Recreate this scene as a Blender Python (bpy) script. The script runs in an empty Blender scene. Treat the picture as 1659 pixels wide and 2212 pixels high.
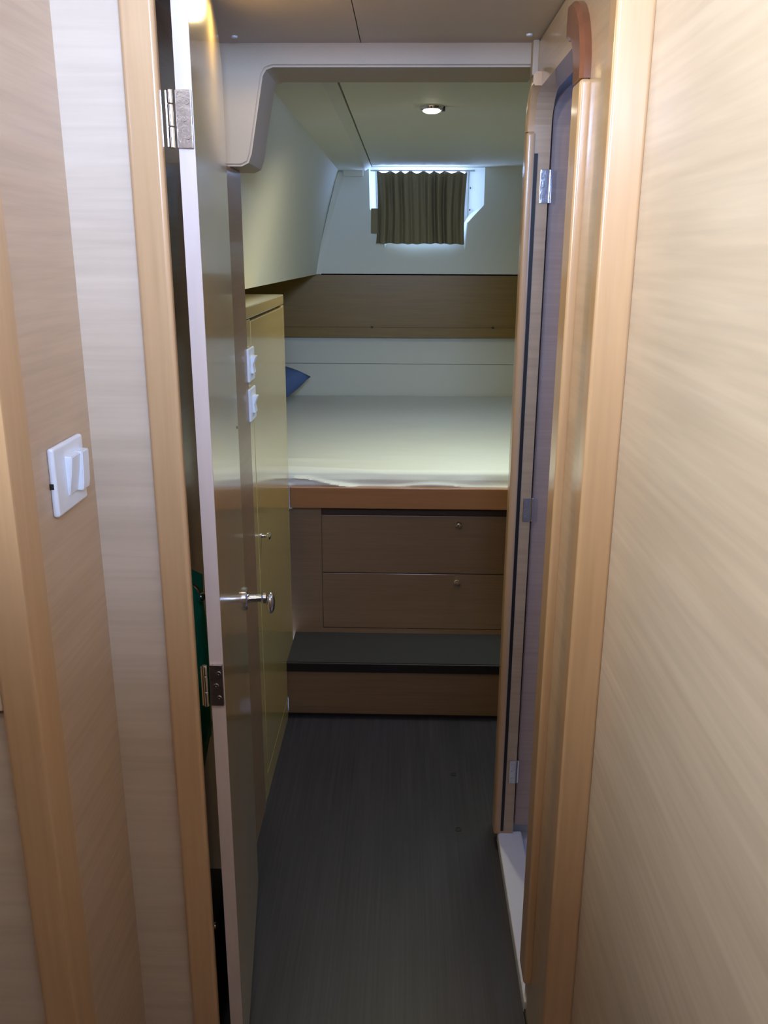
import bpy, bmesh, math, random
from mathutils import Vector, Matrix, noise
random.seed(7)
S = bpy.context.scene
COL = S.collection
V = Vector

# ------------------------------------------------------------------ camera
PITCH = math.atan(560/1870); YAW = math.radians(1.335); ROLL = math.radians(0.25)
fw = V((-math.sin(YAW)*math.cos(PITCH), math.cos(YAW)*math.cos(PITCH), -math.sin(PITCH)))
rt = V((math.cos(YAW), math.sin(YAW), 0)); up = rt.cross(fw)
rt2 = rt*math.cos(ROLL)+up*math.sin(ROLL); up2 = up*math.cos(ROLL)-rt*math.sin(ROLL)
cd = bpy.data.cameras.new('camera'); cam = bpy.data.objects.new('camera', cd); COL.objects.link(cam)
M = Matrix((rt2, up2, -fw)).transposed().to_4x4(); M.translation = V((0, 0, 1.5)); cam.matrix_world = M
cd.sensor_fit = 'VERTICAL'; cd.sensor_height = 36; cd.sensor_width = 27; cd.lens = 36*1870/2212; cd.clip_start = 0.02
S.camera = cam

# ------------------------------------------------------------------ world, lamps, exposure
w = bpy.data.worlds.new('World'); S.world = w; w.use_nodes = True
bg = w.node_tree.nodes['Background']; bg.inputs[0].default_value = (0.38, 0.55, 1.0, 1); bg.inputs[1].default_value = 15.0
S.view_settings.view_transform = 'Standard'; S.view_settings.look = 'None'
S.view_settings.exposure = 0.0; S.view_settings.gamma = 1; S.view_settings.use_curve_mapping = False

def area(name, loc, direction, sx, sy, power, color, spread=180):
    l = bpy.data.lights.new(name, 'AREA'); l.shape = 'RECTANGLE'; l.size = sx; l.size_y = sy
    l.energy = power; l.color = color; l.spread = math.radians(spread)
    o = bpy.data.objects.new(name, l); COL.objects.link(o); o.location = loc
    o.rotation_euler = V(direction).to_track_quat('-Z', 'Y').to_euler(); return o
def spot(name, loc, direction, power, color, radius=0.02, ang=150, blend=1.0):
    l = bpy.data.lights.new(name, 'SPOT'); l.energy = power; l.color = color; l.shadow_soft_size = radius
    l.spot_size = math.radians(ang); l.spot_blend = blend
    o = bpy.data.objects.new(name, l); COL.objects.link(o); o.location = loc
    o.rotation_euler = V(direction).to_track_quat('-Z', 'Y').to_euler(); return o
area('saloon_cool_fill', (0.10, -0.20, 1.86), (-0.25, 1, 0.18), 0.35, 0.16, 13, (0.43, 0.60, 1.0), 92)  # added cool fill behind the camera, brightens the upper left panels
area('saloon_side_fill', (-1.05, 0.15, 1.72), (1, 0.55, 0.22), 0.55, 0.28, 10.5, (0.95, 0.96, 1.0), 100)  # added neutral fill from the left for the near right wall
area('saloon_warm_fill', (-0.4, -1.45, 1.7), (0.1, 1, -0.15), 0.5, 0.3, 1.7, (1.0, 0.56, 0.26))  # added weak warm fill for the lower parts of the near walls
area('shower_daylight_fill', (1.22, 1.62, 1.55), (-1, 0.25, 0.15), 0.3, 0.3, 3.8, (0.24, 0.40, 1.0))  # added blue fill standing in for unseen daylight in the shower, no window built
spot('passage_downlight_light', (-0.27, 1.55, 1.885), (0, 0, -1), 4.2, (1.0, 0.78, 0.40), 0.03, 176, 0.2)
spot('cabin_downlight_light', (0.066, 2.61, 1.862), (0, 0.10, -1), 18.0, (1.0, 0.90, 0.60), 0.03, 166, 0.8)
area('berth_fill', (0.50, 2.62, 1.87), (-0.15, 0.05, -1), 0.3, 0.3, 4.0, (0.82, 1.0, 0.92), 125)  # added fill that brightens the front of the mattress, no hatch built

# ------------------------------------------------------------------ materials
def nodes(name):
    m = bpy.data.materials.new(name); m.use_nodes = True; nt = m.node_tree; nt.nodes.clear()
    o = nt.nodes.new('ShaderNodeOutputMaterial'); b = nt.nodes.new('ShaderNodeBsdfPrincipled')
    nt.links.new(b.outputs[0], o.inputs[0]); return m, nt, b
def plain(name, col, rough=0.5, metal=0.0, spec=0.5, bump=0.0, bscale=200, var=0.0):
    m, nt, b = nodes(name); b.inputs['Roughness'].default_value = rough; b.inputs['Metallic'].default_value = metal
    b.inputs['Specular IOR Level'].default_value = spec
    tc = nt.nodes.new('ShaderNodeTexCoord')
    n = nt.nodes.new('ShaderNodeTexNoise'); n.inputs['Scale'].default_value = bscale; n.inputs['Detail'].default_value = 3
    nt.links.new(tc.outputs['Object'], n.inputs['Vector'])
    mix = nt.nodes.new('ShaderNodeMix'); mix.data_type = 'RGBA'
    mix.inputs[6].default_value = (*[c*(1-var) for c in col], 1); mix.inputs[7].default_value = (*[min(1, c*(1+var)) for c in col], 1)
    nt.links.new(n.outputs[0], mix.inputs[0]); nt.links.new(mix.outputs[2], b.inputs['Base Color'])
    if bump:
        bp = nt.nodes.new('ShaderNodeBump'); bp.inputs['Strength'].default_value = bump; bp.inputs['Distance'].default_value = 0.002
        nt.links.new(n.outputs[0], bp.inputs['Height']); nt.links.new(bp.outputs[0], b.inputs['Normal'])
    return m
def wood(name, light, dark, scale, rough=0.3, coat=0.0, contrast=1.0, warp=0.6, bump=None):
    """scale: stretch of the object coordinates; the small axis is the grain direction"""
    m, nt, b = nodes(name); L = nt.links.new
    tc = nt.nodes.new('ShaderNodeTexCoord'); mp = nt.nodes.new('ShaderNodeMapping'); mp.inputs['Scale'].default_value = scale
    L(tc.outputs['Object'], mp.inputs['Vector'])
    n1 = nt.nodes.new('ShaderNodeTexNoise'); n1.inputs['Scale'].default_value = 1.0; n1.inputs['Detail'].default_value = 6
    n1.inputs['Roughness'].default_value = 0.65; n1.inputs['Distortion'].default_value = warp
    L(mp.outputs[0], n1.inputs['Vector'])
    r1 = nt.nodes.new('ShaderNodeValToRGB'); r1.color_ramp.elements[0].position = 0.28; r1.color_ramp.elements[1].position = 0.62
    r1.color_ramp.elements[0].color = (*dark, 1); r1.color_ramp.elements[1].color = (*light, 1)
    L(n1.outputs[0], r1.inputs[0])
    mp2 = nt.nodes.new('ShaderNodeMapping'); mp2.inputs['Scale'].default_value = [s*5 for s in scale]; L(tc.outputs['Object'], mp2.inputs['Vector'])
    n2 = nt.nodes.new('ShaderNodeTexNoise'); n2.inputs['Scale'].default_value = 1.0; n2.inputs['Detail'].default_value = 2
    L(mp2.outputs[0], n2.inputs['Vector'])
    r2 = nt.nodes.new('ShaderNodeMapRange'); r2.inputs[1].default_value = 0.3; r2.inputs[2].default_value = 0.7
    r2.inputs[3].default_value = 1-0.10*contrast; r2.inputs[4].default_value = 1.04; L(n2.outputs[0], r2.inputs[0])
    hs = nt.nodes.new('ShaderNodeHueSaturation'); L(r1.outputs[0], hs.inputs['Color']); L(r2.outputs[0], hs.inputs['Value'])
    L(hs.outputs[0], b.inputs['Base Color']); b.inputs['Roughness'].default_value = rough
    b.inputs['Coat Weight'].default_value = coat; b.inputs['Coat Roughness'].default_value = 0.12
    bp = nt.nodes.new('ShaderNodeBump'); bp.inputs['Strength'].default_value = (0.0 if coat > 0.5 else 0.08); bp.inputs['Distance'].default_value = 0.0005
    L(n2.outputs[0], bp.inputs['Height']); L(bp.outputs[0], b.inputs['Normal'])
    return m
VL, VD = (0.59, 0.43, 0.29), (0.53, 0.375, 0.24)
ven = wood('veneer', VL, VD, (1.1, 1.1, 26), 0.38, 0.12)
venl = wood('veneer_pale', (0.66, 0.545, 0.41), (0.60, 0.485, 0.355), (0.9, 0.9, 20), 0.42, 0.1, 0.6)
venr = wood('veneer_pale_right', (0.66, 0.57, 0.44), (0.595, 0.50, 0.375), (0.8, 0.8, 19), 0.42, 0.1, 0.9, 0.7)
veng = wood('veneer_varnished', (0.60, 0.44, 0.20), (0.53, 0.375, 0.165), (1.0, 1.0, 24), 0.22, 0.9)
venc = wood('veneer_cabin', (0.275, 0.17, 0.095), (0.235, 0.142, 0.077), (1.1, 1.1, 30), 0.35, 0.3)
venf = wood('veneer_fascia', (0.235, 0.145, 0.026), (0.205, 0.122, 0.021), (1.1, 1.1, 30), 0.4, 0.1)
sol = wood('solid_trim', (0.62, 0.40, 0.21), (0.56, 0.35, 0.175), (22, 22, 1.0), 0.28, 0.6, 0.5)
solh = wood('solid_trim_horizontal', (0.34, 0.155, 0.07), (0.29, 0.13, 0.058), (1.0, 22, 22), 0.3, 0.4, 0.5)
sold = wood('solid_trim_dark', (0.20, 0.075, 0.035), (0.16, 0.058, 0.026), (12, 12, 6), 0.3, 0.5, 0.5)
gel = plain('gelcoat_liner', (0.47, 0.38, 0.275), 0.5, 0, 0.4, 0.05, 300, 0.03)
liner = plain('cabin_liner', (0.70, 0.72, 0.64), 0.6, 0, 0.3, 0.08, 400, 0.03)
panelw = plain('headlining', (0.66, 0.58, 0.50), 0.6, 0, 0.3, 0.08, 500, 0.03)
white = plain('white_plastic', (0.80, 0.85, 0.93), 0.3, 0, 0.5)
pan = plain('white_gelcoat_floor', (0.75, 0.78, 0.84), 0.3, 0, 0.5, 0.05, 60, 0.03)
chrome = plain('chrome', (0.80, 0.80, 0.82), 0.10, 1.0)
steel = plain('brushed_steel', (0.62, 0.60, 0.60), 0.22, 1.0, 0.5, 0.25, 120, 0.15)
black = plain('black_rubber', (0.012, 0.010, 0.010), 0.5)
darkm = plain('dark_screw', (0.03, 0.03, 0.03), 0.4, 0.4)
green = plain('green_cloth', (0.03, 0.70, 0.40), 0.8, 0, 0.3, 0.4, 260, 0.12)
greenp = plain('pale_green_strap', (0.45, 0.85, 0.58), 0.8, 0, 0.3, 0.3, 300, 0.08)
bluep = plain('blue_pillow_cloth', (0.10, 0.17, 0.40), 0.9, 0, 0.2, 0.3, 300, 0.08)
sheet = plain('mattress_sheet', (0.74, 0.77, 0.75), 0.85, 0, 0.2, 0.25, 350, 0.03)
cloth = plain('curtain_cloth', (0.26, 0.22, 0.13), 0.9, 0, 0.2, 0.3, 400, 0.12)
treadm = plain('grey_tread', (0.028, 0.028, 0.033), 0.55, 0, 0.4, 0.2, 250, 0.15)
frostm, nt, b = nodes('lamp_glass'); b.inputs['Emission Color'].default_value = (1, 0.95, 0.78, 1); b.inputs['Emission Strength'].default_value = 9
b.inputs['Base Color'].default_value = (0.9, 0.9, 0.85, 1)
glassm, nt, b = nodes('window_glass'); b.inputs['Transmission Weight'].default_value = 1; b.inputs['Roughness'].default_value = 0.0; b.inputs['IOR'].default_value = 1.02
b.inputs['Base Color'].default_value = (0.95, 0.97, 1, 1)
# floor laminate: grey-brown boards with fine lines that run forward
floorm, nt, b = nodes('floor_laminate'); L = nt.links.new
tc = nt.nodes.new('ShaderNodeTexCoord'); mp = nt.nodes.new('ShaderNodeMapping'); mp.inputs['Scale'].default_value = (170, 2.5, 1); L(tc.outputs['Object'], mp.inputs[0])
n = nt.nodes.new('ShaderNodeTexNoise'); n.inputs['Scale'].default_value = 1; n.inputs['Detail'].default_value = 5; L(mp.outputs[0], n.inputs[0])
mpb = nt.nodes.new('ShaderNodeMapping'); mpb.inputs['Scale'].default_value = (14, 1.2, 1); L(tc.outputs['Object'], mpb.inputs[0])
nb = nt.nodes.new('ShaderNodeTexNoise'); nb.inputs['Scale'].default_value = 1; nb.inputs['Detail'].default_value = 3; L(mpb.outputs[0], nb.inputs[0])
mx = nt.nodes.new('ShaderNodeMath'); mx.operation = 'MULTIPLY_ADD'; mx.inputs[1].default_value = 0.6; L(n.outputs[0], mx.inputs[0])
m2 = nt.nodes.new('ShaderNodeMath'); m2.operation = 'MULTIPLY'; m2.inputs[1].default_value = 0.4; L(nb.outputs[0], m2.inputs[0]); L(m2.outputs[0], mx.inputs[2])
r = nt.nodes.new('ShaderNodeValToRGB'); r.color_ramp.elements[0].position = 0.3; r.color_ramp.elements[1].position = 0.72
r.color_ramp.elements[0].color = (0.013, 0.0125, 0.020, 1); r.color_ramp.elements[1].color = (0.040, 0.037, 0.053, 1)
L(mx.outputs[0], r.inputs[0]); L(r.outputs[0], b.inputs['Base Color']); b.inputs['Roughness'].default_value = 0.42

# ------------------------------------------------------------------ geometry helpers
def link(name, bm, mat, parent=None, smooth=False, angle=0.6):
    me = bpy.data.meshes.new(name)
    bmesh.ops.recalc_face_normals(bm, faces=bm.faces)
    if smooth:
        for f in bm.faces: f.smooth = True
        for e in bm.edges:
            if len(e.link_faces) == 2 and e.calc_face_angle(0) > angle: e.smooth = False
    if parent is not None:
        bmesh.ops.translate(bm, verts=bm.verts, vec=-WL[parent.name])
    bm.to_mesh(me); bm.free(); me.materials.append(mat)
    o = bpy.data.objects.new(name, me); COL.objects.link(o)
    if parent is not None: o.parent = parent
    if smooth:
        wn = o.modifiers.new('weighted_normals', 'WEIGHTED_NORMAL'); wn.keep_sharp = True; wn.weight = 80
    WL[o.name] = WL[parent.name] if parent is not None else V((0, 0, 0))
    return o
WL = {}   # world position of every object's origin
def box(bm, x0, x1, y0, y1, z0, z1, bev=0.0, seg=2):
    r = bmesh.ops.create_cube(bm, size=1)
    vs = r['verts']
    for v in vs: v.co = V(((x0+x1)/2+v.co.x*(x1-x0), (y0+y1)/2+v.co.y*(y1-y0), (z0+z1)/2+v.co.z*(z1-z0)))
    if bev:
        es = list({e for v in vs for e in v.link_edges})
        bmesh.ops.bevel(bm, geom=es, offset=bev, segments=seg, affect='EDGES', profile=0.5)
    return bm
def B(*a, **k): return box(bmesh.new(), *a, **k)
def prism(bm, pts, vec, bev=0.0, seg=2):
    """closed outline pts (3D) swept along vec"""
    f = bm.faces.new([bm.verts.new(p) for p in pts]); g = bmesh.ops.extrude_face_region(bm, geom=[f])
    nv = [v for v in g['geom'] if isinstance(v, bmesh.types.BMVert)]
    bmesh.ops.translate(bm, verts=nv, vec=V(vec))
    if bev:
        es = [e for e in bm.edges if len(e.link_faces) == 2 and e.calc_face_angle(0) > 0.9]
        bmesh.ops.bevel(bm, geom=es, offset=bev, segments=seg, affect='EDGES')
    return bm
def ring_prism(bm, outer, inner, vec):
    """frame between two outlines with the same number of points, swept along vec"""
    n = len(outer); vec = V(vec)
    a = [bm.verts.new(p) for p in outer]; c = [bm.verts.new(p) for p in inner]
    d = [bm.verts.new(V(p)+vec) for p in outer]; e = [bm.verts.new(V(p)+vec) for p in inner]
    for i in range(n):
        j = (i+1) % n
        bm.faces.new((a[i], a[j], c[j], c[i])); bm.faces.new((d[j], d[i], e[i], e[j]))
        bm.faces.new((a[j], a[i], d[i], d[j])); bm.faces.new((c[i], c[j], e[j], e[i]))
    return bm
def lathe(bm, prof, origin, axis, n=24):
    """profile [(r, h)] turned round axis"""
    ax = V(axis).normalized(); q = ax.to_track_quat('Z', 'Y'); rings = []
    for r, h in prof:
        rings.append([bm.verts.new(V(origin)+q @ V((max(r, 1e-5)*math.cos(t), max(r, 1e-5)*math.sin(t), h))) for t in [2*math.pi*i/n for i in range(n)]])
    for a, c in zip(rings, rings[1:]):
        for i in range(n): bm.faces.new((a[i], a[(i+1) % n], c[(i+1) % n], c[i]))
    bm.faces.new(rings[0]); bm.faces.new(rings[-1]); return bm
def tube(bm, pts, r, n=12):
    pts = [V(p) for p in pts]; rings = []
    for i, p in enumerate(pts):
        d = (pts[min(i+1, len(pts)-1)]-pts[max(i-1, 0)]).normalized(); q = d.to_track_quat('Z', 'Y')
        rr = r[i] if isinstance(r, (list, tuple)) else r
        rings.append([bm.verts.new(p+q @ V((rr*math.cos(t), rr*math.sin(t), 0))) for t in [2*math.pi*k/n for k in range(n)]])
    for a, c in zip(rings, rings[1:]):
        for i in range(n): bm.faces.new((a[i], a[(i+1) % n], c[(i+1) % n], c[i]))
    bm.faces.new(rings[0]); bm.faces.new(rings[-1]); return bm
def sphere(bm, c, rx, ry, rz, u=24, v=16):
    r = bmesh.ops.create_uvsphere(bm, u_segments=u, v_segments=v, radius=1)
    for x in r['verts']: x.co = V((c[0]+x.co.x*rx, c[1]+x.co.y*ry, c[2]+x.co.z*rz))
    return bm
def struct(name, bm, mat, smooth=False):
    o = link(name, bm, mat, None, smooth); o['kind'] = 'structure'; return o
def thing(name, label, cat, loc, group=None):
    o = bpy.data.objects.new(name, None); COL.objects.link(o); o.location = loc; o.empty_display_size = 0.05
    o['label'] = label; o['category'] = cat
    if group: o['group'] = group
    WL[o.name] = V(loc); return o
def tag(o, label, cat, group=None):
    o['label'] = label; o['category'] = cat
    if group: o['group'] = group
    return o
def sthing(name, loc):
    o = bpy.data.objects.new(name, None); COL.objects.link(o); o.location = loc; o['kind'] = 'structure'; o.empty_display_size = 0.05
    WL[o.name] = V(loc); return o
def dup(root, loc, label=None):
    r = root.copy(); COL.objects.link(r); r.location = loc
    if label: r['label'] = label
    for ch in list(root.children):
        c = ch.copy(); COL.objects.link(c); c.parent = r
        for g in list(ch.children):
            d = g.copy(); COL.objects.link(d); d.parent = c
    return r

RW = 0.262     # face of the right-hand passage wall
LW = -0.38     # face of the cupboards on the left
FY = 1.20      # face of the main doorway
SW = -0.446    # wall with the light switch
NR = 0.300     # near right wall
ZC = 1.91      # passage ceiling
CC = 1.887     # cabin ceiling

# ------------------------------------------------------------------ floor, ceilings, outer walls
bm = B(-1.4, RW, -1.7, 2.62, -0.04, 0); box(bm, RW, 0.34, -1.7, 1.23, -0.04, 0); box(bm, RW, 1.3, 2.03, 2.62, -0.04, 0)
struct('floor', bm, floorm)
struct('floor.001', B(RW+0.001, 1.3, 1.2, 2.06, -0.04, -0.005), pan)
bm = B(-1.4, -0.0985, FY+0.06, 1.965, ZC, ZC+0.03); box(bm, -0.0965, 1.3, FY+0.06, 1.965, ZC, ZC+0.03)
struct('ceiling', bm, panelw)
struct('ceiling.001', B(-0.163, 1.3, 2.13, 4.6, CC, CC+0.03), liner)
bm = bmesh.new()                                    # thick side panel of the cabin headlining, chamfered towards the middle
prism(bm, [(-0.60, 2.142, 1.8675), (-0.195, 2.142, 1.8675), (-0.168, 2.142, 1.886), (-0.168, 2.142, 1.92), (-0.60, 2.142, 1.92)], (0, 2.198, 0))
struct('ceiling.002', bm, liner)
struct('sky_block_cover', B(-1.42, 1.32, 1.2, 4.44, 2.0, 2.02), liner)  # unseen cover added above the ceilings to block sky light at the seams
struct('ceiling.003', B(-1.4, 1.3, -1.7, FY+0.059, 1.96, 1.99), panelw)
struct('wall_back_saloon', B(-1.4, 1.3, -1.74, -1.7, -0.04, 1.99), ven)
struct('wall_right_saloon', B(NR, NR+0.02, -1.7, FY, 0, 1.96), venr)
struct('wall_left_saloon', B(-1.42, -1.4, -1.7, 4.6, -0.04, 1.99), venc)
struct('wall_right_outer', B(1.3, 1.32, 1.0, 4.6, -0.04, 1.99), liner)

# ------------------------------------------------------------------ near left: post, switch wall, frontal panel
bm = B(-0.490, -0.443, 0.935, 1.0, 0, 1.96, bev=0.006); struct('trim_1', bm, sol, True)
struct('wall_left_front_panel', B(-1.4, -0.4895, 0.950, 0.965, 0, 0.948), venl)
struct('wall_left_front_panel_upper', B(-1.4, -0.4895, 0.938, 0.965, 0.957, 1.96, bev=0.002), venl)
struct('wall_left', B(SW-0.02, SW, 0.985, FY+0.02, 0, 1.96), ven)
struct('wall_left_doorway', B(SW-0.02, -0.357, FY, FY+0.02, 0, 1.96), venl)

def switch(loc, label, tall, group=None):
    t = thing('light_switch', label, 'light switch', loc, group); x, y, z = loc; h = tall/2
    bm = B(x, x+0.007, y-h, y+h, z-h, z+h, bev=0.003, seg=3); link('switch_plate', bm, white, t, True)
    bm = bmesh.new(); k = h*0.52                    # rocker pushed in at the top, leaning out towards the bottom
    prism(bm, [(x+0.006, y-k*.75, z-k), (x+0.006, y-k*.75, z+k), (x+0.019, y-k*.75, z+k*.95), (x+0.011, y-k*.75, z), (x+0.014, y-k*.75, z-k)], (0, k*1.5, 0), bev=0.001)
    link('rocker', bm, white, t, True)
    return t
# the big switch on the near wall
t = thing('light_switch', 'large white rocker light switch on the near left veneer wall', 'light switch', (SW, 1.094, 1.219))
bm = B(SW, SW+0.009, 1.0435, 1.146, 1.174, 1.264, bev=0.004, seg=3); link('switch_plate', bm, white, t, True)
bm = bmesh.new()
x0 = SW+0.008
prism(bm, [(x0, 1.077, 1.194), (x0, 1.077, 1.247), (x0+0.011, 1.077, 1.246), (x0+0.008, 1.077, 1.222), (x0+0.003, 1.077, 1.194)], (0, 0.052, 0), bev=0.0012)
rk = link('rocker', bm, white, t, True)
bm = bmesh.new()                                    # the raised wedge of the right-hand rocker
prism(bm, [(x0, 1.107, 1.194), (x0, 1.107, 1.247), (x0+0.0135, 1.107, 1.247), (x0+0.012, 1.107, 1.205), (x0+0.010, 1.107, 1.194)], (0, 0.024, 0), bev=0.0012)
link('rocker', bm, white, t, True)
bm = B(SW+0.0005, SW+0.0055, 1.0425, 1.0445, 1.212, 1.219); o = link('clip_slot', bm, black, t); o['label'] = 'small black slot in the plate edge'

# ------------------------------------------------------------------ main door frame
bm = B(-0.3585, -0.3145, FY-0.012, FY+0.008, 0, 1.96, bev=0.006, seg=3); struct('trim_2', bm, sol, True)
bm = B(0.252, 0.3015, FY-0.012, FY+0.03, 0, 1.96, bev=0.006, seg=3); struct('trim_3', bm, sol, True)
struct('trim_4', B(-0.312, 0.252, FY-0.01, FY+0.03, 1.885, 1.96), sol)
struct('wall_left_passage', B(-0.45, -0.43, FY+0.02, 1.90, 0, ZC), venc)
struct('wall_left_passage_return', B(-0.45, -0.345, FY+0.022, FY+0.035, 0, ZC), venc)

# ------------------------------------------------------------------ main door leaf, open into the cabin
hx, hy = -0.279, 1.222; fx, fy = -0.342, 1.75
dv = V((fx-hx, fy-hy, 0)); DL = dv.length; du = dv.normalized(); dn = V((du.y, -du.x, 0))   # dn points to the passage (+x)
door = sthing('door_1', (hx, hy, 0.03))
def dp(s, z, off=0.0): return V((hx, hy, 0))+du*s+dn*off+V((0, 0, z))
TH = 0.021
def dpl(s, z, off=0.0): return dp(s, z, off)
out = [(0, 0.035), (DL, 0.035)]
ztop, zc, rc = 1.900, 1.80, 0.20
for i in range(0, 13):
    a = math.pi/2*i/12; out.append((DL-rc+rc*math.cos(a), zc+(ztop-zc)*math.sin(a)))
out.append((0, ztop))
bm = bmesh.new(); prism(bm, [dpl(s, z, -TH) for s, z in out], dn*TH, bev=0.0018, seg=2)
# lay the leaf out in its own frame, so the grain stays horizontal
leaf = link('door_leaf', bm, veng, door, True)
bm = bmesh.new(); prism(bm, [dpl(-0.0012, 0.036, -TH), dpl(-0.0012, 0.036, 0), dpl(0.0012, 0.036, 0.0003), dpl(0.0012, 0.036, -TH-0.0003)], (0, 0, ztop-0.038))
o = link('edge_band', bm, wood('pale_edge_band', (0.62, 0.52, 0.47), (0.57, 0.47, 0.42), (12, 12, 1.0), 0.4, 0.1, 0.3), door); o['label'] = 'pale edge band on the hinge side'
def hinge(parent, z0, z1, y0=1.2165):
    """leaf plate on the door edge, knuckle pin, three countersunk screws"""
    bm = B(-0.300, -0.2795, y0-0.0025, y0+0.004, z0, z1, bev=0.0007)
    h = link('hinge', bm, steel, parent, True); h['label'] = 'polished steel butt hinge'
    bm = bmesh.new(); hgt = z1-z0
    for a, c in ((0, .36), (.37, .75), (.76, 1)):
        lathe(bm, [(0.0036, 0), (0.0042, 0.001), (0.0042, (c-a)*hgt-0.001), (0.0036, (c-a)*hgt)], (-0.3065, y0-0.003, z0+a*hgt), (0, 0, 1), 14)
    box(bm, -0.3125, -0.3065, y0-0.0045, y0-0.002, z0+.02*hgt, z0+.98*hgt)
    k = link('hinge_pin', bm, chrome, h, True)
    for f, dx in ((0.80, 0.004), (0.5, -0.001), (0.2, 0.003)):
        bm = bmesh.new(); lathe(bm, [(0.0040, 0), (0.0036, 0.0012), (0.0012, 0.0012), (0.0010, 0.0004)], (-0.289+dx, y0-0.0024, z0+f*hgt), (0, -1, 0), 14)
        link('screw', bm, steel, h, True)
hinge(door, 1.630, 1.700); hinge(door, 0.814, 0.884)
# handle near the free edge
s = DL-0.042; P = dp(s, 0.792)
bm = bmesh.new()
lathe(bm, [(0.025, 0), (0.025, 0.004), (0.022, 0.007), (0.010, 0.008), (0.0085, 0.012), (0.0085, 0.036), (0.012, 0.040), (0.012, 0.046)], P, dn, 28)
hd = link('door_handle', bm, chrome, door, True); hd['label'] = 'chrome door handle with oval knob'
bm = bmesh.new(); sphere(bm, tuple(P+dn*0.056+V((0, -0.004, -0.010))), 0.0095, 0.017, 0.024, 24, 16)
link('grip', bm, chrome, hd, True)
bm = bmesh.new(); lathe(bm, [(0.0032, 0), (0.0028, 0.0008), (0.0008, 0.0009)], dp(DL-0.03, 1.16), dn, 12)
o = link('screw', bm, darkm, door, True); o['label'] = 'small dark screw head'
# knob of the far side of the leaf
P2 = dp(s, 0.80, -TH); bm = bmesh.new(); lathe(bm, [(0.022, 0), (0.02, 0.005), (0.008, 0.006), (0.008, 0.02), (0.016, 0.028), (0.012, 0.036)], P2, -dn, 20)
link('door_handle', bm, chrome, door, True)

# ------------------------------------------------------------------ green bag behind the door, hook, black bag below
hk = thing('coat_hook', 'small chrome hook on the wall behind the open door', 'hook', (-0.43, 1.53, 0.89))
bm = bmesh.new(); lathe(bm, [(0.013, 0), (0.012, 0.004), (0.005, 0.005)], (-0.43, 1.53, 0.915), (1, 0, 0), 18); link('hook_plate', bm, chrome, hk, True)
bm = bmesh.new(); tube(bm, [(-0.428, 1.53, 0.912), (-0.41, 1.53, 0.905), (-0.392, 1.53, 0.885), (-0.386, 1.53, 0.872)], [0.004]*4, 10)
sphere(bm, (-0.385, 1.53, 0.868), 0.009, 0.009, 0.009); link('hook_arm', bm, chrome, hk, True)
gb = thing('hanging_bag', 'green cloth bag hanging from the chrome hook behind the open door', 'bag', (-0.43, 1.55, 0.47))
bm = bmesh.new(); ny, nz = 14, 24; grid = []
for side in (0, 1):
    g = []
    for i in range(ny+1):
        rowv = []
        for j in range(nz+1):
            u, vv = i/ny, j/nz
            y = 1.44+0.20*u; zb = 0.50+0.03*math.sin(u*3.1); zt = 0.925-0.05*abs(u-0.45)*2
            z = zb+(zt-zb)*vv; th = 0.018*math.sin(math.pi*min(1, max(0, u)))**0.6*math.sin(math.pi*(0.05+0.9*vv))**0.5+0.003*noise.noise(V((y*30, z*20, side)))
            rowv.append(bm.verts.new((-0.408+(th if side else -0.012), y, z)))
        g.append(rowv)
    for i in range(ny):
        for j in range(nz): bm.faces.new((g[i][j], g[i+1][j], g[i+1][j+1], g[i][j+1]))
    grid.append(g)
a, c = grid
for i in range(ny):
    bm.faces.new((a[i][0], a[i+1][0], c[i+1][0], c[i][0])); bm.faces.new((a[i][nz], a[i+1][nz], c[i+1][nz], c[i][nz]))
for j in range(nz):
    bm.faces.new((a[0][j], a[0][j+1], c[0][j+1], c[0][j])); bm.faces.new((a[ny][j], a[ny][j+1], c[ny][j+1], c[ny][j]))
link('bag_body', bm, green, gb, True)
bm = bmesh.new(); prism(bm, [(-0.405, 1.43, 0.475), (-0.405, 1.47, 0.455), (-0.405, 1.62, 0.545), (-0.405, 1.60, 0.575)], (0.006, 0, 0), bev=0.001)
o = link('strap', bm, greenp, gb, True); o['label'] = 'pale green strap'
kb = thing('kit_bag', 'black bag with a chrome stud on the floor behind the open door', 'bag', (-0.40, 1.42, 0.0))
bm = B(-0.428, -0.335, 1.27, 1.50, 0.0, 0.285, bev=0.02, seg=4); link('bag_body', bm, black, kb, True)
bm = bmesh.new(); sphere(bm, (-0.345, 1.325, 0.288), 0.008, 0.008, 0.008); link('stud', bm, chrome, kb, True)

# ------------------------------------------------------------------ left side beyond the door: post, tall cupboard
struct('wall_left_post', B(-0.45, LW+0.003, 1.90, 2.088, 0, 1.675, bev=0.003), venc)
cb = thing('cupboard', 'tall varnished wood cupboard with one knobbed door left of the berth', 'cupboard', (-0.66, 2.42, 0))
bm = B(-0.95, LW-0.018, 2.0895, 2.757, 0, 1.340)
box(bm, -0.95, LW, 2.0895, 2.152, 0, 1.343, 0.001); box(bm, -0.95, LW, 2.7315, 2.760, 0, 1.343, 0.0015)
box(bm, LW-0.02, LW, 2.152, 2.7315, 0, 0.07); box(bm, -0.95, LW, 2.0895, 2.760, 1.345, 1.375, 0.003)
veny = wood('veneer_cupboard', (0.60, 0.465, 0.185), (0.54, 0.41, 0.155), (1.1, 1.1, 26), 0.2, 0.9)
link('carcass', bm, veny, cb)
d = link('cupboard_door', B(LW-0.017, LW+0.0005, 2.1545, 2.729, 0.073, 1.3385, bev=0.0015), veny, cb)
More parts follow.
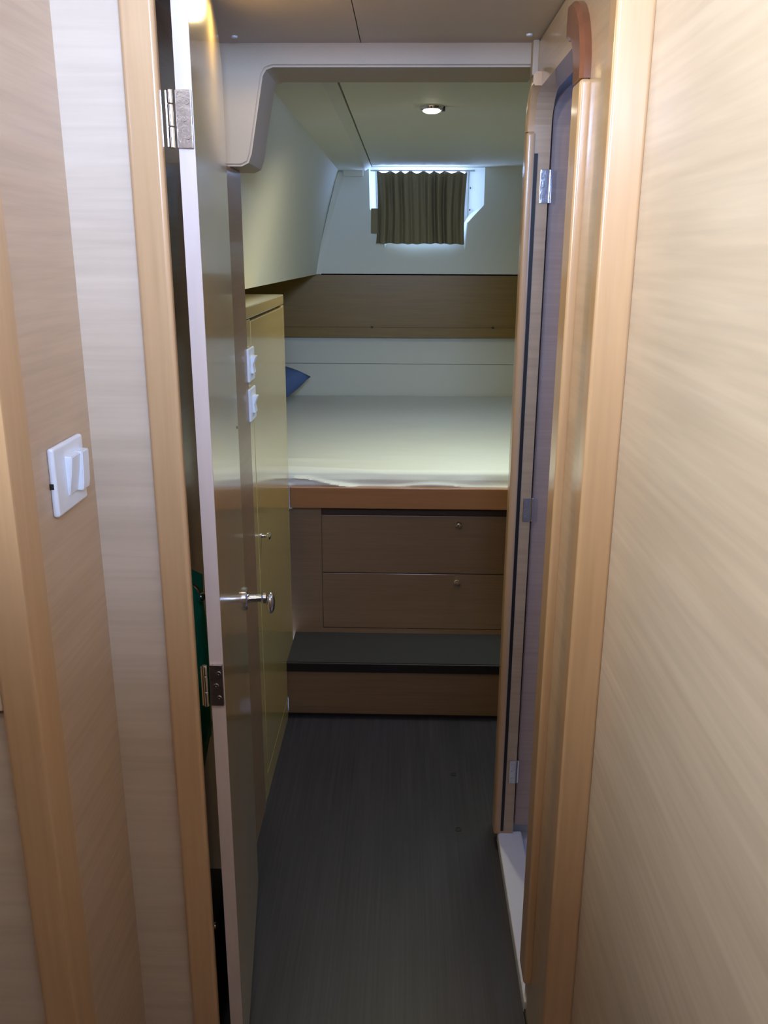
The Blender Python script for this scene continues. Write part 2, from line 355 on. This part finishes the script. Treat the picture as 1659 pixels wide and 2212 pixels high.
bm = bmesh.new(); lathe(bm, [(0.007, 0), (0.005, 0.003), (0.005, 0.012), (0.010, 0.016), (0.011, 0.021), (0.007, 0.025), (0.002, 0.026)], (LW+0.0005, 2.195, 0.772), (1, 0, 0), 20)
link('knob', bm, chrome, d, True)
sw1 = switch((LW+0.0012, 2.112, 1.239), 'small white light switch on the cupboard edge, upper of the pair', 0.080, 'switches on the cupboard edge')
dup(sw1, (LW+0.0012, 2.112, 1.143), 'small white light switch on the cupboard edge, lower of the pair')

# ------------------------------------------------------------------ moulded beam with its drop on the left
bm = bmesh.new()
prism(bm, [(RW+0.01, 1.965, 1.925), (RW+0.01, 1.965, 1.866), (-0.280, 1.965, 1.866), (-0.294, 1.965, 1.861), (-0.301, 1.965, 1.850), (-0.304, 1.965, 1.835),
           (-0.330, 1.965, 1.700), (-0.337, 1.965, 1.682), (-0.352, 1.965, 1.675), (-0.70, 1.965, 1.675), (-0.70, 1.965, 1.925)], (0, 0.175, 0), bev=0.005, seg=3)
struct('trim_5', bm, gel, True)
for x, y in ((0.236, 1.893), (-0.345, 1.905)):
    bm = bmesh.new(); lathe(bm, [(0.0065, 0), (0.006, 0.003), (0.002, 0.004)], (x, y, ZC), (0, 0, -1), 16)
    tag(link('screw_cap', bm, white, None, True), 'small white screw cap in the ceiling corner ' + ('above the shower door' if x > 0 else 'beside the open door'), 'screw cap', 'ceiling screw caps')
struct('trim_6', B(RW-0.012, RW+0.001, 1.935, 1.9645, 1.845, ZC, bev=0.002), gel)

# ------------------------------------------------------------------ right wall with arched shower doorway
oy0, oy1, oz0, oz1 = 1.438, 1.955, 0.03, 1.815
def arch(y0, y1, z0, z1, r, x, n=8):
    pts = [(x, y0, z0), (x, y1, z0)]
    pts += [(x, y1-r+r*math.cos(math.pi/2*i/n), z1-r+r*math.sin(math.pi/2*i/n)) for i in range(n+1)]
    pts += [(x, y0+r-r*math.sin(math.pi/2*i/n), z1-r+r*math.cos(math.pi/2*i/n)) for i in range(n+1)]
    return pts
inner = arch(oy0, oy1, oz0, oz1, 0.075, RW)
Y0, Y1, Z0, Z1 = FY+0.03, 2.058, 0.0, ZC-0.004
outer = []
for (x, y, z) in inner:       # matching points on the wall's rectangle
    if z <= oz0+1e-6: outer.append((x, Y0 if y < 1.7 else Y1, Z0))
    elif z < oz1-0.0751+0.03: outer.append((x, Y0 if y < 1.7 else Y1, z))
    else:
        outer.append((x, Y0+(Y1-Y0)*min(1, max(0, (y-oy0)/(oy1-oy0))), Z1))
# corners of the outline
outer2 = []
n2 = len(inner)
for k, (x, y, z) in enumerate(inner):
    if k == 0: outer2.append((x, Y0, Z0)); continue
    if k == 1: outer2.append((x, Y1, Z0)); continue
    if k <= 10:
        a = (k-2)/8
        outer2.append((x, Y1, oz1-0.075+(Z1-(oz1-0.075))*min(1, a*2)) if a <= 0.5 else (x, Y1-(Y1-1.85)*(a-0.5)*2, Z1))
    else:
        a = (k-11)/8
        outer2.append((x, Y0+(1.53-Y0)*(1-a*2), Z1) if a <= 0.5 else (x, Y0, Z1-(Z1-(oz1-0.075))*(a-0.5)*2))
bm = bmesh.new(); ring_prism(bm, outer2, inner, (0.036, 0, 0)); struct('wall_right', bm, wood('veneer_passage', (0.56, 0.42, 0.27), (0.49, 0.355, 0.225), (1.1, 1.1, 22), 0.3, 0.6))
# moulding round the opening: straight posts, darker turned corners
def mould(y0, y1, z0, z1, name, mat):
    bm = B(RW-0.015, RW+0.004, y0, y1, z0, z1, bev=0.0065, seg=4); return struct(name, bm, mat, True)
mould(1.376, 1.440, 0.115, 1.742, 'trim_7', sol); mould(1.950, 1.995, 0.03, 1.742, 'trim_8', sol)
def cornerbit(cy, sgn, name):
    bm = bmesh.new(); n = 12; r0, r1 = 0.075, (0.137 if sgn < 0 else 0.100); rows = []
    for i in range(n+1):
        a = math.pi/2*i/n
        prof = [(r0, 0.003), (r0, -0.012), (r0+0.006, -0.016), (r1-0.006, -0.016), (r1, -0.010), (r1, 0.003)]
        rows.append([bm.verts.new((RW+dx, cy+sgn*rr*math.cos(a), 1.742+rr*math.sin(a)*(0.93 if rr > 0.1 else 1))) for rr, dx in prof])
    for p, q in zip(rows, rows[1:]):
        for k in range(6): bm.faces.new((p[k], p[(k+1) % 6], q[(k+1) % 6], q[k]))
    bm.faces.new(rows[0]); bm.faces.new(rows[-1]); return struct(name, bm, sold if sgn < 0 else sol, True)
cornerbit(oy0+0.075, -1, 'trim_9'); cornerbit(oy1-0.075, 1, 'trim_10')
struct('trim_11', B(RW+0.0005, RW+0.011, 1.9535, 1.958, 0.04, 1.70), black)            # rubber seal on the jamb
struct('trim_12', B(RW-0.004, RW+0.06, oy0-0.02, oy1+0.012, 0.0, 0.032, bev=0.004), pan)   # sill
struct('trim_13', B(RW-0.0025, RW+0.0005, FY+0.03, 2.058, 0.0, 0.012), black)            # dark joint along the floor
struct('wall_cabin_front', B(RW+0.037, 1.3, 2.03, 2.058, 0, 1.99), venc)
struct('wall_shower_back', B(RW+0.037, 1.27, 2.016, 2.0295, -0.005, 1.96), pan)
struct('wall_shower_front', B(RW+0.037, 1.3, 1.20, 1.22, -0.005, 1.99), pan)
struct('wall_shower_side', B(1.271, 1.299, 1.22, 2.03, -0.005, 1.99), pan)
struct('ceiling.004', B(RW+0.037, 1.3, 1.2, 2.03, 1.945, 1.96), pan)

# shower door, hinged on the far jamb and swung into the shower
sd = sthing('door_2', (0.302, 1.972, 0.04))
yD = 1.974
pts = [(0.3045, yD, 0.045), (0.72, yD, 0.045), (0.72, yD, 1.76)]
pts += [(0.62+0.10*math.cos(math.pi/2*i/8), yD, 1.76+0.09*math.sin(math.pi/2*i/8)) for i in range(1, 9)]
pts += [(0.3045+0.075-0.075*math.sin(math.pi/2*i/8), yD, 1.775+0.075*math.cos(math.pi/2*i/8)) for i in range(0, 9)]
bm = bmesh.new(); prism(bm, pts, (0, 0.02, 0), bev=0.002); link('door_leaf', bm, wood('veneer_shower_door', (0.55, 0.42, 0.34), (0.48, 0.36, 0.29), (1.1, 1.1, 26), 0.35, 0.3), sd, True)
for z0, z1 in ((1.602, 1.669), (0.895, 0.952), (0.186, 0.252)):
    bm = B(0.280, 0.2965, 1.9525, 1.9565, z0, z1, bev=0.0007); h = link('hinge', bm, steel, sd, True)
    bm = bmesh.new(); lathe(bm, [(0.0035, 0), (0.0042, 0.001), (0.0042, z1-z0-0.001), (0.0035, z1-z0)], (0.3015, 1.957, z0), (0, 0, 1), 14); link('hinge_pin', bm, chrome, h, True)
    for f in (0.2, 0.5, 0.8):
        bm = bmesh.new(); lathe(bm, [(0.0033, 0), (0.003, 0.001), (0.001, 0.001)], (0.2875, 1.9525, z0+f*(z1-z0)), (0, -1, 0), 12); link('screw', bm, steel, h, True)

# ------------------------------------------------------------------ floor screws
for x, y, lab in ((0.159, 2.01, 'dark round floorboard screw nearer the shower doorway'), (0.160, 2.269, 'dark round floorboard screw nearer the step')):
    bm = bmesh.new(); lathe(bm, [(0.0085, 0), (0.0085, 0.0012), (0.006, 0.0014), (0.0055, 0.0006), (0.001, 0.0006)], (x, y, 0.0), (0, 0, 1), 20)
    tag(link('floor_screw', bm, darkm, None, True), lab, 'screw', 'screws in the floorboards')

# ------------------------------------------------------------------ step below the berth
st = thing('step', 'low wooden step with dark grey tread at the foot of the berth', 'step', (0.3, 2.7, 0))
link('riser', B(LW+0.0005, 1.295, 2.597, 2.612, 0.012, 0.172), venc, st)
link('tread', B(LW+0.0005, 1.295, 2.5935, 2.8285, 0.172, 0.203), treadm, st)
o = link('nosing', B(LW+0.0005, 1.295, 2.585, 2.593, 0.171, 0.2025, bev=0.002), black, st); o['label'] = 'black front edge of the tread'
link('kick_strip', B(LW+0.0005, 1.295, 2.604, 2.62, 0.0, 0.013), black, st)

# ------------------------------------------------------------------ berth base with drawers
bd = thing('berth', 'built-in wooden berth base with two drawers across the end', 'bed', (0.3, 3.2, 0.2))
bm = B(-0.95, 1.295, 2.838, 2.852, 0.0, 0.70); box(bm, LW+0.0005, -0.281, 2.828, 2.840, 0.2035, 0.672); box(bm, -0.281, 1.295, 2.828, 2.840, 0.2035, 0.221)
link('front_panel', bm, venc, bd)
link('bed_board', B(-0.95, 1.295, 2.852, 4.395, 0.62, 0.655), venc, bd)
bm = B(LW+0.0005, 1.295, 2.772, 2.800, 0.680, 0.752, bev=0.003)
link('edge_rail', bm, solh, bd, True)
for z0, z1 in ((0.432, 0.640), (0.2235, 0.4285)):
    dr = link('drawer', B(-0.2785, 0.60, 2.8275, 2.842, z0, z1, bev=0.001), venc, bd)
    bm = bmesh.new(); zz = z1-0.028
    lathe(bm, [(0.009, 0), (0.006, 0.003), (0.005, 0.010), (0.010, 0.014), (0.0125, 0.019), (0.010, 0.024), (0.004, 0.026)], (0.189, 2.8275, zz), (0, -1, 0), 22)
    link('knob', bm, chrome, dr, True)
link('rail_shade_strip', B(LW+0.0005, 1.295, 2.829, 2.8405, 0.643, 0.672), plain('rail_shade_wood', (0.05, 0.022, 0.012), 0.6), bd)  # strip coloured dark to paint in the shade beneath the edge rail

# mattress with a fitted sheet: softly crowned, creased at the front left
bm = bmesh.new(); nx, ny = 220, 70; top = []
X0, X1, Ym0, Ym1 = -0.94, 1.285, 2.803, 4.385
def zt(x, y):
    e = min(1, (y-Ym0)/0.022); c = math.sqrt(max(0, 1-(1-e)**2))
    z = 0.785+0.018*c+0.006*math.sin((y-Ym0)/1.6*math.pi)
    z += 0.0022*noise.noise(V((x*5, y*7, 0.3)))+0.0012*noise.noise(V((x*14, y*30, 4)))
    # creases running from the left corner
    for (k, a0, amp, wd) in ((0, 2.84, 0.007, 0.012), (1, 2.95, 0.006, 0.02)):
        cy = a0-0.10*max(0, x+0.38)*(1 if k == 0 else -0.2)
        z += amp*math.exp(-((y-cy)/wd)**2)*max(0, 1-max(0, x+0.38)/(0.38 if k == 0 else 0.3))
    return z
def ridge(x, z):
    r1 = 0.010*math.exp(-((z-(0.784-0.17*(x+0.38)))/0.0045)**2)*(1 if x < -0.16 else 0)
    r2 = 0.006*math.exp(-((z-(0.752+0.006*math.sin(x*16)))/0.005)**2)
    return r1+r2
rows = []
for i in range(nx+1):
    x = X0+(X1-X0)*i/nx; col = [bm.verts.new((x, Ym0+0.004, 0.690))]+[bm.verts.new((x, Ym0-0.003+0.004*noise.noise(V((x*8, 0, zz*30)))-ridge(x, zz), zz)) for zz in (0.735, 0.750, 0.7545, 0.759, 0.7635, 0.768, 0.7725, 0.777)]
    for j in range(ny+1):
        t_ = (j/ny)**1.8; y = Ym0+(Ym1-Ym0)*t_; col.append(bm.verts.new((x, y, zt(x, y))))
    col.append(bm.verts.new((x, Ym1, 0.66))); col.append(bm.verts.new((x, Ym0+0.03, 0.66))); rows.append(col)
for p, q in zip(rows, rows[1:]):
    for k in range(len(p)): bm.faces.new((p[k], p[(k+1) % len(p)], q[(k+1) % len(p)], q[k]))
bm.faces.new(rows[0]); bm.faces.new(rows[-1])
tag(link('mattress', bm, sheet, None, True, 1.2), 'pale mattress in a fitted sheet on the berth, creased at the front left', 'mattress')

# blue pillow, one corner showing past the cupboard
bm = bmesh.new(); n_ = 22; pg = [[], []]
cc, sx_, sy_ = V((-0.735, 4.10, 0.908)), 0.235, 0.17
for side in (1, -1):
    for i in range(n_+1):
        rw = []
        for j in range(n_+1):
            u, v_ = -1+2*i/n_, -1+2*j/n_
            h = 0.065*((1-u**4)*(1-v_**4))**0.5
            pinch = 1-0.10*(1-abs(u))*abs(v_)**3-0.0*(1-abs(v_))
            x = u*sx_*(1-0.12*(1-abs(v_)**2)*abs(u)**6); z = v_*sy_*(1-0.12*(1-abs(u)**2)*abs(v_)**6)
            p = V((x, side*h, z)); p = Matrix.Rotation(0.42, 3, 'Y') @ p; p = Matrix.Rotation(-1.22, 3, 'X') @ p
            rw.append(bm.verts.new(cc+p))
        pg[0 if side == 1 else 1].append(rw)
for g in pg:
    for i in range(n_):
        for j in range(n_): bm.faces.new((g[i][j], g[i+1][j], g[i+1][j+1], g[i][j+1]))
bmesh.ops.remove_doubles(bm, verts=bm.verts, dist=0.0008)
tag(link('pillow', bm, bluep, None, True, 2.0), 'blue pillow at the left end of the mattress, corner showing past the cupboard', 'pillow')

# ------------------------------------------------------------------ back of the cabin
struct('wall_back_outer', B(-1.42, 1.32, 4.60, 4.63, -0.04, 1.36), liner)
struct('wall_back_lower_joint', B(-1.2, 1.3, 4.421, 4.43, 0.4, 1.13), liner)
struct('wall_back_lower', B(-1.2, 1.3, 4.398, 4.42, 0.4, 0.962), liner)
struct('wall_back_lower_upper', B(-1.2, 1.3, 4.396, 4.42, 0.9645, 1.392), liner)
struct('wall_back_fascia', B(-1.2, 1.3, 4.35, 4.362, 1.104, 1.398), venf)
struct('trim_14', B(-1.2, 1.3, 4.343, 4.362, 1.098, 1.148, bev=0.002), venf)
for x, s_ in ((-0.165, 'left of centre'), (0.43, 'near the shower wall')):
    bm = bmesh.new(); lathe(bm, [(0.006, 0), (0.005, 0.002), (0.001, 0.0015)], (x, 4.343, 1.148), (0, -1, 0), 12)
    tag(link('rail_screw', bm, darkm, None, True), 'tiny screw on the brown fascia lip, '+s_, 'screw', 'screws along the fascia lip')
struct('ceiling.005', B(-1.2, 1.3, 4.35, 4.46, 1.396, 1.402), liner)
# back wall with the porthole opening
WX0, WX1, WZ0, WZ1 = -0.195, 0.365, 1.655, 1.884
wy = 4.35
o_in = [(-0.150, wy, 1.66), (-0.105, wy, 1.505), (0.00, wy, 1.455), (0.20, wy, 1.455), (0.285, wy, 1.505), (0.292, wy, 1.640), (WX1, wy, 1.718), (WX1, wy, WZ1), (-0.180, wy, WZ1), (-0.175, wy, 1.70)]
o_out = [(-0.42, wy, 1.60), (-0.42, wy, 1.398), (0.00, wy, 1.398), (0.20, wy, 1.398), (1.3, wy, 1.398), (1.3, wy, 1.60), (1.3, wy, 1.70), (1.3, wy, 1.95), (-0.42, wy, 1.95), (-0.42, wy, 1.75)]
bm = bmesh.new(); ring_prism(bm, o_out, o_in, (0, 0.02, 0)); struct('wall_back', bm, liner)
struct('wall_back_left', B(-1.0, -0.421, 4.353, 4.373, 1.40, 1.95), liner)
win = sthing('window_1', (0.05, 4.45, 1.70))
gy = 4.47
g_in = [(-0.135, gy, 1.655), (-0.08, gy, 1.600), (0.00, gy, 1.590), (0.20, gy, 1.590), (0.258, gy, 1.597), (0.280, gy, 1.640), (0.296, gy, 1.675), (0.296, gy, WZ1-0.003), (-0.150, gy, WZ1-0.003), (-0.145, gy, 1.70)]
bm = bmesh.new(); loops = []
EX = [2.2, 2.4, 2.8, 2.8, 2.4, 2.2, 1, 1, 1, 1.0]
for q in range(11):
    t_ = q/10; lp = []
    for k in range(10):
        a, c = V(o_in[k]), V(g_in[k]); p = a.lerp(c, t_); p.y = wy+(gy-wy)*t_**EX[k]; lp.append(bm.verts.new(p))
    loops.append(lp)
for a, c in zip(loops, loops[1:]):
    for k in range(10): bm.faces.new((a[k], a[(k+1) % 10], c[(k+1) % 10], c[k]))
bmesh.ops.recalc_face_normals(bm, faces=bm.faces)
link('window_reveal', bm, liner, win, True, 0.5)
fr_in = [(p[0]*0.93+0.004, gy-0.004, (p[2]-0.004 if p[2] > 1.85 else 1.765+(p[2]-1.765)*0.84)) for p in g_in]; fr_out = [(p[0], gy-0.004, p[2]) for p in g_in]
bm = bmesh.new(); ring_prism(bm, fr_out, fr_in, (0, 0.016, 0)); link('window_frame', bm, white, win)
bm = B(-0.16, 0.30, gy+0.001, gy+0.005, 1.585, WZ1-0.01); link('window_pane', bm, glassm, win)
for z in (1.80, 1.70):
    bm = bmesh.new(); lathe(bm, [(0.005, 0), (0.004, 0.004)], (0.306, gy-0.03, z), (-1, -0.4, 0), 12); link('screw', bm, darkm, win, True)

# curtain on its rod
ct = thing('curtain', 'short pleated brown curtain hanging over the cabin window', 'curtain', (0.064, 4.31, 1.86))
def curtain_bm(x0, x1, z0, z1, y0, amp, npl, th=0.0018, nx=200, nz=18, ph=0.4):
    bm = bmesh.new(); L_ = []
    for s_ in (0, 1):
        g = []
        for i in range(nx+1):
            u = i/nx; rw = []
            for j in range(nz+1):
                v_ = j/nz
                warp = u+0.012*math.sin(u*17+v_*1.5)
                a = amp*(0.75+0.35*math.sin(u*9+1))
                y = y0+a*math.sin(2*math.pi*npl*warp+ph)*(0.85+0.15*v_)+0.2*a*math.sin(2*math.pi*npl*2.3*u+v_)
                xx = x0+(x1-x0)*u+0.004*math.sin(v_*2.8+u*4)-(0.006*math.sin(v_*3.14))*(u-0.5)
                z = z0+(z1-z0)*v_+(0.006*math.sin(2*math.pi*8.0*warp+ph)*v_**3)+(0.002*math.sin(2*math.pi*npl*warp)+0.0015*math.sin(u*12))*(1-v_)-0.0*(0.5+0.5*math.cos(2*math.pi*npl*warp+ph))*v_
                rw.append(bm.verts.new((xx, y+th*s_, z)))
            g.append(rw)
        for i in range(nx):
            for j in range(nz): bm.faces.new((g[i][j], g[i+1][j], g[i+1][j+1], g[i][j+1]))
        L_.append(g)
    a, c = L_
    for i in range(nx):
        for j in (0, nz): bm.faces.new((a[i][j], a[i+1][j], c[i+1][j], c[i][j]))
    for j in range(nz):
        for i in (0, nx): bm.faces.new((a[i][j], a[i][j+1], c[i][j+1], c[i][j]))
    return bm
link('curtain_cloth', curtain_bm(-0.143, 0.277, 1.541, 1.859, 4.302, 0.022, 8.0), cloth, ct, True, 2.0)
bm = bmesh.new(); tube(bm, [(-0.17, 4.306, 1.866), (0.315, 4.306, 1.866)], 0.0035, 10); link('curtain_rod', bm, white, ct, True)
bm = B(-0.168, -0.135, 4.312, 4.318, 1.588, 1.70, bev=0.003); link('tie_back', bm, cloth, ct)

# hull side: sloped liner, corner facet
bm = bmesh.new()
A = [(-0.305, 2.12, 1.90), (-0.485, 2.12, 1.395), (-0.435, 4.36, 1.398), (-0.310, 4.36, 1.90)]
vs = [bm.verts.new(p) for p in A]; bm.faces.new(vs); bmesh.ops.subdivide_edges(bm, edges=bm.edges[:], cuts=12, use_grid_fill=True)
for v in bm.verts:
    f = (1.90-v.co.z)/0.5; v.co.x -= 0.012*math.sin(math.pi*max(0, min(1, f)))
g = bmesh.ops.solidify(bm, geom=bm.faces[:], thickness=0.012); struct('wall_left_hull', bm, liner, True)
bm = bmesh.new(); prism(bm, [(-0.448, 4.34, 1.398), (-0.405, 4.352, 1.398), (-0.290, 4.352, 1.86), (-0.325, 4.325, 1.86)], (0, 0.02, 0)); struct('trim_15', bm, liner)
struct('trim_16', B(-0.30, -0.205, 4.325, 4.352, 1.842, 1.87, bev=0.004), liner)
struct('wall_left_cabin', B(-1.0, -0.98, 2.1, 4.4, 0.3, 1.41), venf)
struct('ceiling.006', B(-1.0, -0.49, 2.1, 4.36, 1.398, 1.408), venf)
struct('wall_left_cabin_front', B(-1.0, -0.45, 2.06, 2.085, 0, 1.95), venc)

# ------------------------------------------------------------------ downlights
def downlight(name, loc, r, label):
    t = thing(name, label, 'ceiling light', loc); x, y, z = loc
    bm = bmesh.new(); lathe(bm, [(r, 0), (r, 0.004), (r*0.96, 0.008), (r*0.74, 0.010), (r*0.72, 0.004)], loc, (0, 0, -1), 32); link('lamp_ring', bm, chrome, t, True)
    bm = bmesh.new(); lathe(bm, [(r*0.74, 0.003), (r*0.70, 0.013), (r*0.45, 0.017), (0.001, 0.018)], loc, (0, 0, -1), 28); link('lamp_glass', bm, frostm, t, True); return t
downlight('ceiling_light', (0.066, 2.61, CC), 0.034, 'small round chrome downlight, lit, in the white cabin ceiling')
bm = B(0.094, 0.103, 2.603, 2.617, CC-0.012, CC-0.001, bev=0.001); o = link('lamp_clip', bm, darkm, bpy.data.objects['ceiling_light'])
downlight('ceiling_light', (-0.27, 1.55, ZC), 0.034, 'small round lit downlight in the passage ceiling beside the open door top')
